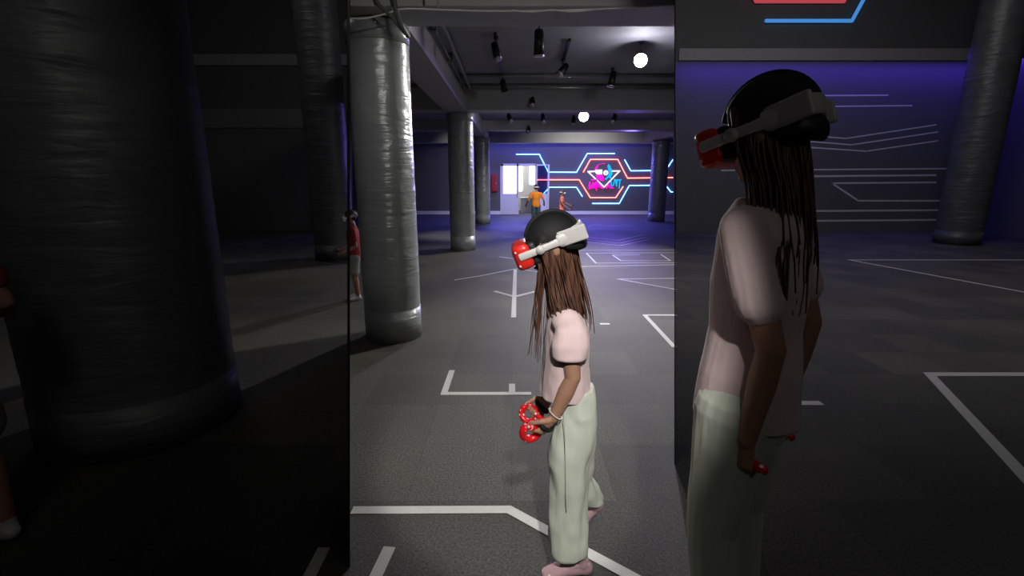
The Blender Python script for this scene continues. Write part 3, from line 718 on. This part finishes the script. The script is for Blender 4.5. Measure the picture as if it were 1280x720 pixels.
for h_, k_, a_ in ((hipn, knn, ann), (hipf, knf, anf)):
    tube(b, [h_, h_.lerp(k_, .5), k_, k_.lerp(a_, .35), a_], [.056, .054, .044, .043, .030], ref=V((0, 1, 0)), n=18)
def foot(b, an, heel, toe, k, off=0.0):
    tube(b, [an+V((0, 0, .02)), an, heel.lerp(an, .45)], [(.030*k, .030*k), (.031*k, .031*k), (.032*k, .030*k)], ref=V((1, 0, 0)), n=16)
    m1 = heel.lerp(toe, .45); m2 = heel.lerp(toe, .75)
    up = (an-heel).normalized()
    tube(b, [heel+up*.012*k, m1+up*.020*k, m2+up*.010*k, toe+up*.004*k], [(.029*k, .028*k), (.032*k, .034*k), (.037*k, .024*k), (.030*k, .017*k)], ref=up, n=18)
    ell(b, heel+up*.01*k, (.034*k, .030*k, .030*k))
    tube(b, [an.lerp(heel, .4), m1+up*.03*k], [(.030*k, .03*k), (.028*k, .024*k)], ref=up, n=14)
heeln = V((W(732, 712, 1.56).x, 1.56, .030)); toen = V((W(682, 716, 1.56).x, 1.545, .020))
heelf = W(747, 630, 1.78)
foot(b, ann, heeln, toen, .82); foot(b, anf, heelf, toef, .82)
body = obj('body', fuse(b, .003, 3), M['skin'], girl, True)
b = BM(); P_ = lambda f, l, u: hC + hax @ V((f*KH, l*KH, u*KH))
tube(b, [P_(.078, -.018, -.070), P_(.086, 0, -.066), P_(.078, .018, -.070)], [(.003, .003), (.0055, .005), (.003, .003)], ref=V((0, 0, 1)), n=8); obj('lips', b, M['lips'], girl, True)
# socks
b = BM(); foot(b, ann, heeln, toen, .95); tube(b, [ann, ann+V((0, 0, .035))], [(.036, .036), (.037, .037)], ref=V((1, 0, 0)), n=18); obj('sock', fuse(b, .004, 3), M['sock'], girl, True)
b = BM(); foot(b, anf, heelf, toef, .95); tube(b, [anf, anf.lerp(knf, .22)], [(.036, .036), (.038, .038)], ref=V((1, 0, 0)), n=18); obj('sock', fuse(b, .004, 3), M['sock'], girl, True)
# trousers
b = BM()
loft(b, [hs(684, 687, 734, 1.56, .072), hs(650, 684, 734, 1.56, .074), hs(612, 683, 734, 1.56, .076), hs(575, 682, 737, 1.565, .078), hs(545, 688, 741, 1.575, .080), hs(515, 693, 743, 1.585, .082), hs(492, 697, 742, 1.60, .078)], ex=2.3)
kf = knf.lerp(anf, .5)
def ring_at(c, a, bb): return (c, a, bb)
loft(b, [(anf.lerp(knf, .16), .048, .062), (anf.lerp(knf, .5), .062, .068), (knf, .073, .074), (hipf.lerp(knf, .5), .078, .078), (hipf+V((0, 0, .0)), .07, .08)], ex=2.3)
loft(b, [hs(528, 693, 743, D0, .12), hs(505, 694, 743.5, D0, .13), hs(484, 697, 742, D0, .122), hs(476, 700, 740, D0, .115)], ex=2.2)
def tr_disp(p, n):
    f = FOLD(12, .016)(p, n)
    return f + .0035*math.sin((p.x*38+p.z*14))*max(0, min(1, (0.75-p.z)*3))
obj('trousers', fuse(b, .0055, 5, tr_disp), M['trous'], girl, True)
b = BM(); P = [W(x, y, d) for x, y, d in ((704, 510, 1.494), (706, 550, 1.486), (706.5, 585, 1.481), (707, 620, 1.479), (708, 640, 1.479))]
tube(b, P, [.0011]*5, ref=V((0, 1, 0)), n=6); obj('side_seam', b, M['seam'], girl, True)
# t-shirt
b = BM()
loft(b, [hs(489, 673, 741, D0, .125), hs(478, 675, 739, D0, .128), hs(455, 677, 736, D0, .125), hs(430, 679, 736.5, D0, .125), hs(408, 682, 736, D0, .125), hs(394, 686, 731, D0, .132), hs(386, 690, 725, D0, .112), hs(380, 692, 718, D0, .080), hs(376, 693, 713, D0, .055)], ex=2.2)
def sleeve(b, sh, el, f=.66, s=1):
    e = sh.lerp(el, f)
    loft_pts = [sh+V((0, 0, .018)), sh.lerp(e, .35), sh.lerp(e, .7), e]
    tube(b, loft_pts, [(.046, .050), (.053, .056), (.056, .060), (.057, .061)], ref=V((0, 1, 0)), n=24)
ell(b, shn+V((0, .014, -.006)), (.054, .050, .048)); ell(b, shf+V((0, -.014, -.006)), (.054, .050, .048))
loft(b, [hs(447, 692, 733, 1.508, .052), hs(430, 690, 735, 1.510, .052), hs(412, 694, 733, 1.52, .048), hs(398, 698, 728, 1.54, .042), hs(389, 701, 721, 1.56, .034)], ex=2.3)
loft(b, [hs(447, 682, 715, 1.752, .048), hs(425, 684, 717, 1.75, .050), hs(405, 687, 719, 1.735, .050), hs(394, 692, 716, 1.71, .045)], ex=2.3)
obj('t_shirt', fuse(b, .005, 8, FOLD(15, .008)), M['tee'], girl, True)
# hair
hair = hair_locks(hC, hax.to_4x4().to_3x3() if False else basis((-1, 0, 0), (0, 0, 1)), 1, [(.022, .040, -.050, .060), (.0, .045, -.080, .074), (-.045, .030, -.088, .072), (-.11, .010, -.100, .066), (-.18, -.002, -.118, .082), (-.24, -.030, -.130, .100), (-.31, -.075, -.132, .105)], 230, 3, .07, .0075, M['hair'], girl)
b_rows = [(-.03, .050, .030, .058), (-.08, .040, .018, .060), (-.16, .050, .022, .064), (-.25, .056, .030, .080), (-.34, .058, .036, .075), (-.42, .056, .040, .07)]
hl = hair_locks(hC, basis((-1, 0, 0), (0, 0, 1)), 1, b_rows, 34, 8, .06, .0045, M['hair'], girl, 'front_locks')
# black cap
b = BM(); ell(b, P_(-.010, 0, .020), (.099*KH, .083*KH, .088*KH), hax, 72)
tube(b, [P_(.06, .05, -.02), P_(.05, .064, .01), P_(.03, .070, .03)], [.012, .014, .014], n=10); tube(b, [P_(.06, -.05, -.02), P_(.05, -.064, .01), P_(.03, -.070, .03)], [.012, .014, .014], n=10)
for v in list(b.verts):
    loc = hax.transposed() @ (v.co-hC)
    if loc.z < -.006*KH and loc.x < .02: v.co = hC + hax @ V((loc.x*.9, loc.y*.9, -.006*KH + (loc.z+.006*KH)*.15))
obj('cap', fuse(b, .005, 3), M['black'], girl, True)
# bracelet
b = BM()
c = wrn.lerp(eln, .10); ad = (eln-wrn).normalized(); s1 = ad.cross(V((0, 1, 0))).normalized(); s2 = ad.cross(s1).normalized()
for i in range(26):
    a = 2*math.pi*i/26; ell(b, c+s1*math.cos(a)*.025+s2*math.sin(a)*.025+ad*.006*math.cos(a), (.0028,)*3, None, 8)
obj('bracelet', b, M['bead'], girl, True)
headset(hC+hax @ V((.0, 0, .004)), hax, .955, M['red'], 'red-fronted vr headset with light grey side arm on the girl in pink', vcap=True)
def hold(wr, hd, palm, thd, k, label, group, simple=False, shell=None):
    d = V(hd).normalized(); palm = (V(palm)-d*V(palm).dot(d)).normalized(); th = (V(thd)-d*V(thd).dot(d)-palm*V(thd).dot(palm)).normalized()
    return controller(wr+d*.078*k+palm*.026*k, d, palm, th, k, label, shell or M['ctrl'], M['black'], wr, group, simple)
hold(wrn, hdn, V((-.35, .35, .1)), V((-.45, .1, .9)), .92, 'red polka-dot vr controller with black hand strap in the girl\'s nearer hand', 'polka-dot controllers')
hold(wrf, hdf, V((-.35, -.35, .1)), V((-.45, 0, .9)), .92, 'darker red polka-dot vr controller in the girl\'s farther hand', 'polka-dot controllers')

# ---- other people, from one pose table --------------------------------------
def person(base, H, yaw, top, bottom, label, kind, arms=None, hairm=None, long_hair=False, shell=None, hs_label='', ctrl_label=None, vox=.008, head_yaw=0, shorts=False, lean=0., legs_skin=False, hk=None, slim=1.0, top_len=.47, pant_w=1.0, headpitch=10, hs_white=None):
    fw = V((math.cos(yaw), math.sin(yaw), 0)); ax = basis(fw, (0, 0, 1))
    base = V(base)
    P = lambda f, l, u: base + ax @ V(((f+lean*max(0, u-.5))*H, l*slim*H, u*H))
    root = thing('person', base, label, 'person')
    k = (hk or H/1.6*1.02)
    hd = P(.015, 0, .925)
    fy = yaw+head_yaw; hp = R(headpitch)
    hx = basis((math.cos(fy)*math.cos(hp), math.sin(fy)*math.cos(hp), -math.sin(hp)), (0, 0, 1))
    b = BM(); head_shapes(b, hd, hx, k)
    tube(b, [hd+V((0, 0, -.04*k)), P(-.01, 0, .84), P(-.005, 0, .80)], [(.045*k, .045*k), (.043*k, .043*k), (.06*k, .05*k)], n=14, ref=V((0, 1, 0)))
    loft(b, [(P(0, 0, .47), .062*H, .085*slim*H), (P(0, 0, .53), .062*H, .088*slim*H), (P(0, 0, .60), .055*H, .072*slim*H), (P(0, 0, .70), .062*H, .09*slim*H), (P(0, 0, .78), .060*H, .098*slim*H), (P(0, 0, .815), .04*H, .06*slim*H)], ax=ax)
    A = arms or {}
    J = {}
    for s, nm in ((1, 'l'), (-1, 'r')):
        el = A.get(nm+'e', (-.02, .155, .62)); wr = A.get(nm+'w', (.13, .135, .55))
        sh = P(0, s*.112, .785); e_ = P(el[0], s*el[1], el[2]); w_ = P(wr[0], s*wr[1], wr[2])
        tube(b, [sh, sh.lerp(e_, .5), e_, e_.lerp(w_, .35), w_], [.027*H, .024*H, .020*H, .020*H, .014*H], n=12, ref=V((0, 1, .1)))
        d = (w_-e_).normalized(); palm = ax @ V((0, -s, -.3)); tu = ax @ V((.2, 0, 1))
        hand(b, w_, d, palm, tu, k*.95, 48)
        J[nm] = (sh, e_, w_, d, palm, tu)
        hp_, kn, an = P(0, s*.052, .49), P(.012, s*.058, .27), P(-.01, s*.060, .045)
        tube(b, [hp_, hp_.lerp(kn, .5), kn, kn.lerp(an, .35), an], [.052*H, .045*H, .033*H, .033*H, .021*H], n=14, ref=V((0, 1, .1)))
        toe = P(.095, s*.07, .012); heel = P(-.025, s*.06, .020)
        foot(b, an, heel, toe, H/1.55); J[nm+'f'] = (an, heel, toe, kn, hp_)
    obj('body', fuse(b, vox, 2), M['skin2'], root, True)
    # top
    b = BM(); loft(b, [(P(0, 0, top_len), .080*H, .108*slim*H), (P(0, 0, .55), .075*H, .102*slim*H), (P(0, 0, .62), .066*H, .088*slim*H), (P(0, 0, .70), .071*H, .101*slim*H), (P(0, 0, .775), .062*H, .116*slim*H), (P(0, 0, .80), .055*H, .098*slim*H), (P(0, 0, .825), .042*H, .060*slim*H)], ax=ax)
    for nm in ('l', 'r'):
        sh, e_, *_ = J[nm]; tube(b, [sh+V((0, 0, .004*H)), sh.lerp(e_, .35), sh.lerp(e_, .62)], [.030*H, .032*H, .034*H], n=16, ref=V((0, 1, .1)))
    obj('t_shirt', fuse(b, vox, 5, FOLD(12/H, .006*H)), top, root, True)
    b = BM()
    for nm in ('l', 'r'):
        an, heel, toe, kn, hp_ = J[nm+'f']
        end = kn.lerp(hp_, .25) if shorts else an.lerp(kn, .12)
        tube(b, [hp_, hp_.lerp(kn, .5), kn if not shorts else end.lerp(hp_, .2), end], [.061*H, .054*H*pant_w, (.045 if not shorts else .056)*H*pant_w, (.038 if not shorts else .056)*H*pant_w], n=18, ref=V((0, 1, .1)))
    loft(b, [(P(0, 0, .44), .062*H, .098*slim*H), (P(0, 0, .49), .067*H, .098*slim*H), (P(0, 0, .54), .064*H, .090*slim*H)], ax=ax)
    obj('shorts' if shorts else 'trousers', fuse(b, vox, 2, FOLD(12/H, .006*H)), bottom, root, True)
    for nm in ('l', 'r'):
        an, heel, toe, kn, hp_ = J[nm+'f']; b = BM(); foot(b, an, heel, toe, H/1.55*1.12); obj('sock', fuse(b, vox*.8, 2), M['white'] if not long_hair else M['sock'], root, True)
    b = BM(); Q = lambda f, l, u: hd + hx @ V((f*k, l*k, u*k))
    ell(b, Q(-.014, 0, .030), (.100*k, .084*k, .092*k), hx, 64)
    for v in b.verts:
        lo = hx.transposed() @ (v.co-hd)
        if lo.x > .062*k and lo.z < .07*k: v.co = hd + hx @ V((.062*k, lo.y*.9, lo.z))
    if long_hair:
        obj('hair_cap', fuse(b, vox, 2), M['black'], root, True)
        hair_locks(hd, basis(fw, (0, 0, 1)), k, [(.045, .055, -.045, .070), (.0, .045, -.084, .078), (-.05, .030, -.092, .078), (-.12, .000, -.105, .072), (-.20, -.02, -.120, .085), (-.28, -.05, -.130, .100), (-.42, -.075, -.130, .10)], 200, 11, .07, .0085, hairm, root)
    else:
        ell(b, Q(-.05, 0, -.02), (.058*k, .070*k, .055*k), hx, 20)
        obj('hair', fuse(b, vox, 2), hairm or M['dhair'], root, True)
    headset(hd, hx, k*1.0, shell or M['white'], hs_label, simple=not long_hair, white=hs_white)
    if ctrl_label:
        for nm, word in (('l', 'left'), ('r', 'right')):
            sh, e_, w_, d, palm, tu = J[nm]
            hold(w_, d, palm, tu, k*.9, ctrl_label % word, 'controllers of the other players', True, M['foam'] if not long_hair else M['ctrl'])
    return root
bp = W(670, 268, 15.2); person((bp.x, 15.2, 0), 1.30, R(95), M['orange'], M['jeans'], 'child in orange t-shirt and dark jeans seen from behind, before the doorway', 'boy',
    arms=dict(le=(-.02, .19, .62), lw=(.10, .23, .52), re=(-.02, .18, .62), rw=(.12, .22, .53)), hs_label='vr headset with white strap on the child in orange', ctrl_label='black vr controller in the %s hand of the child in orange', vox=.012, headpitch=0)
bp = W(702, 268, 15.0); person((bp.x, 15.0, 0), 1.13, R(-15), M['coral'], M['coral'], 'small child in coral outfit facing right with an arm held out', 'girl',
    arms=dict(le=(.05, .14, .66), lw=(.24, .12, .58), re=(.03, .15, .64), rw=(.22, .14, .50)), hs_label='white vr headset on the small child in coral', ctrl_label='black vr controller in the %s hand of the small child in coral', vox=.011, shorts=True, headpitch=12, slim=.9, hairm=M['hair'])
bp = F(447, 374); person((bp.x, bp.y, 0), 1.12, R(200), M['crimson'], M['grey'], 'child in dark red top half hidden behind the nearest left column', 'girl',
    hs_label='vr headset with white strap on the child behind the left column', ctrl_label='vr controller in the %s hand of the child behind the left column', vox=.010, shorts=True, headpitch=15)
bp = F(-30, 690); person((bp.x, bp.y, 0), 1.62, R(150), M['crimson'], M['grey'], 'person in dark red top cut off by the far left edge', 'girl',
    hs_label='vr headset with white strap on the person at the far left edge', ctrl_label='vr controller in the %s hand of the person at the left edge', vox=.010, shorts=True, headpitch=15)
person((.685, 1.30, 0), 1.75, R(135), M['tee'], M['trous'], 'dim long-haired figure in pink t-shirt close at the right of the hall, turned half away', 'woman',
    hs_label='red vr headset with large grey strap on the dim figure at the right', ctrl_label='red polka-dot controller in the %s hand of the dim figure at the right', hairm=M['hair'], long_hair=True, shell=M['red'], vox=.0045, slim=.82,
    arms=dict(le=(-.055, .115, .62), lw=(-.035, .105, .47), re=(-.055, .115, .62), rw=(-.035, .10, .47)), headpitch=18, head_yaw=R(0))

# ------------------------------------------------------------------ light
def lamp(kind, loc, e, col=(1, 1, 1), aim=None, size=.1, ang=60, blend=.4, name='lamp', sx=None, sy=None):
    d = bpy.data.lights.new(name, kind); d.energy = e; d.color = col
    if kind == 'SPOT': d.spot_size = R(ang); d.spot_blend = blend; d.shadow_soft_size = size
    elif kind == 'AREA':
        d.size = size
        if sx: d.shape = 'RECTANGLE'; d.size = sx; d.size_y = sy
    else: d.shadow_soft_size = size
    o = bpy.data.objects.new(name, d); COL.objects.link(o); o.location = loc
    if aim is not None: o.rotation_euler = (V(aim)-V(loc)).to_track_quat('-Z', 'Y').to_euler()
    return o
WC = (1, .97, .90)
lamp('SPOT', LA, 400, WC, (.35, 2.4, 0), .06, 110, .6, 'lamp_near')
lamp('POINT', LA+V((0, -.1, -.1)), 14, (.90, .87, 1), None, .05, name='lamp_near_spill')
lamp('SPOT', LB, 700, WC, (.6, 7.0, 0), .08, 120, .7, 'lamp_far')
lamp('POINT', LB+V((0, -.1, -.1)), 26, (.85, .83, 1), None, .05, name='lamp_far_spill')
lamp('SPOT', (-1.1, .1, 3.0), 8, WC, (.12, 1.66, .85), .08, 36, .6, 'lamp_left')
lamp('SPOT', (.28, -.9, 3.0), 420, WC, (.06, 1.62, .72), .05, 20.5, .35, 'lamp_behind_viewer')
lamp('AREA', (1.5, -1.2, 2.9), 2, WC, (.8, 1.3, 1.1), .5, name='right_figure_fill')  # unseen fill, added to lift the dark figure at the right
lamp('SPOT', (.6, -.8, 3.0), 75, WC, (-1.0, 4.6, 1.5), .08, 26, .6, 'lamp_on_column')
lamp('SPOT', (-.2, 1.5, 3.05), 26, WC, (.3, 3.0, 0), .1, 70, .9, 'lamp_overhead')
lamp('SPOT', (-1.6, 13.0, 2.9), 260, WC, (-1.3, 12.9, 0), .1, 60, .9, 'floor_patch_fill')  # unseen spot, added for the bright patch on the far floor
lamp('SPOT', (2.3, 7.6, 3.0), 240, WC, (1.6, 7.6, 0), .2, 125, .9, 'lamp_mid')
lamp('SPOT', (1.2, 13.0, 2.9), 300, WC, (1.0, 15.5, .8), .1, 80, .9, 'lamp_players')
lamp('SPOT', (2.6, 16.2, 2.85), 230, WC, (2.6, 20.3, .9), .1, 110, .9, 'sign_wall_fill')  # unseen fill, added to brighten the wall behind the neon
lamp('SPOT', (-1.9, 17.0, 2.85), 60, WC, (-1.5, 20.3, .9), .1, 100, .9, 'back_corner_fill')  # unseen fill, added to brighten the left part of the back wall
lamp('AREA', (1.8, 19.6, 2.9), 480, (.12, .12, 1), (1.8, 15.5, 0), 1, name='blue_floor_fill', sx=6, sy=.2)  # hidden area light, backs up the neon's blue on the floor
lamp('AREA', ((dl+dr)/2, BW+1.3, 3.05), 38, (1, 1, 1), ((dl+dr)/2, BW+1.3, 0), 1.4, name='room_light')
lamp('AREA', (W(1060, 80, RW).x, RW-.35, ztr0-.02), 60, (.10, .05, 1), (W(1060, 80, RW).x, RW-.2, 0), 1, name='purple_wall_fill', sx=9, sy=.05)  # made-up area light under the board, gives the wall its purple glow
lamp('AREA', (4.2, 5.5, 6.5), 95, (1, .97, .97), (4.6, 9, 0), 2.5, name='right_bay_fill')  # unseen fill, added to bring the right bay wall up to grey
lamp('AREA', (6.5, 8.5, 6.5), 40, (1, .97, .97), (6.5, 10, 0), 2.5, name='right_bay_far_fill')  # second added fill, for the far part of the right bay
lamp('SPOT', (2.6, 1.6, 3.0), 14, WC, (2.2, 3.2, 0), .4, 120, .9, name='right_bay_spot')
lamp('AREA', (-4.5, 6.5, 6.5), 17, (1, .97, .97), (-4.2, 9, 0), 2.0, name='left_bay_light')
lamp('SPOT', (-1.3, .3, 3.0), 9, WC, (-2.2, 2.8, .9), .2, 70, .9, name='left_bay_spot')

lamp('SPOT', (.5, .9, 2.95), 45, WC, (.1, 4.0, 3.0), .1, 70, .8, 'beam_fill')  # unseen fill, added so the front beam and white cable show
lamp('SPOT', (4.4, 18.4, 2.6), 700, (.25, .15, 1), (-1.1, 6, 1.2), .15, 42, .6, 'blue_rim_fill')  # unseen spot, added for blue rims on the columns like neon glow
w = bpy.data.worlds.new('world'); SC.world = w; w.use_nodes = True
w.node_tree.nodes['Background'].inputs[0].default_value = (.5, .55, .7, 1); w.node_tree.nodes['Background'].inputs[1].default_value = .02
SC.view_settings.view_transform = 'Standard'; SC.view_settings.look = 'None'; SC.view_settings.exposure = 0; SC.view_settings.gamma = 1
SC.view_settings.use_curve_mapping = False
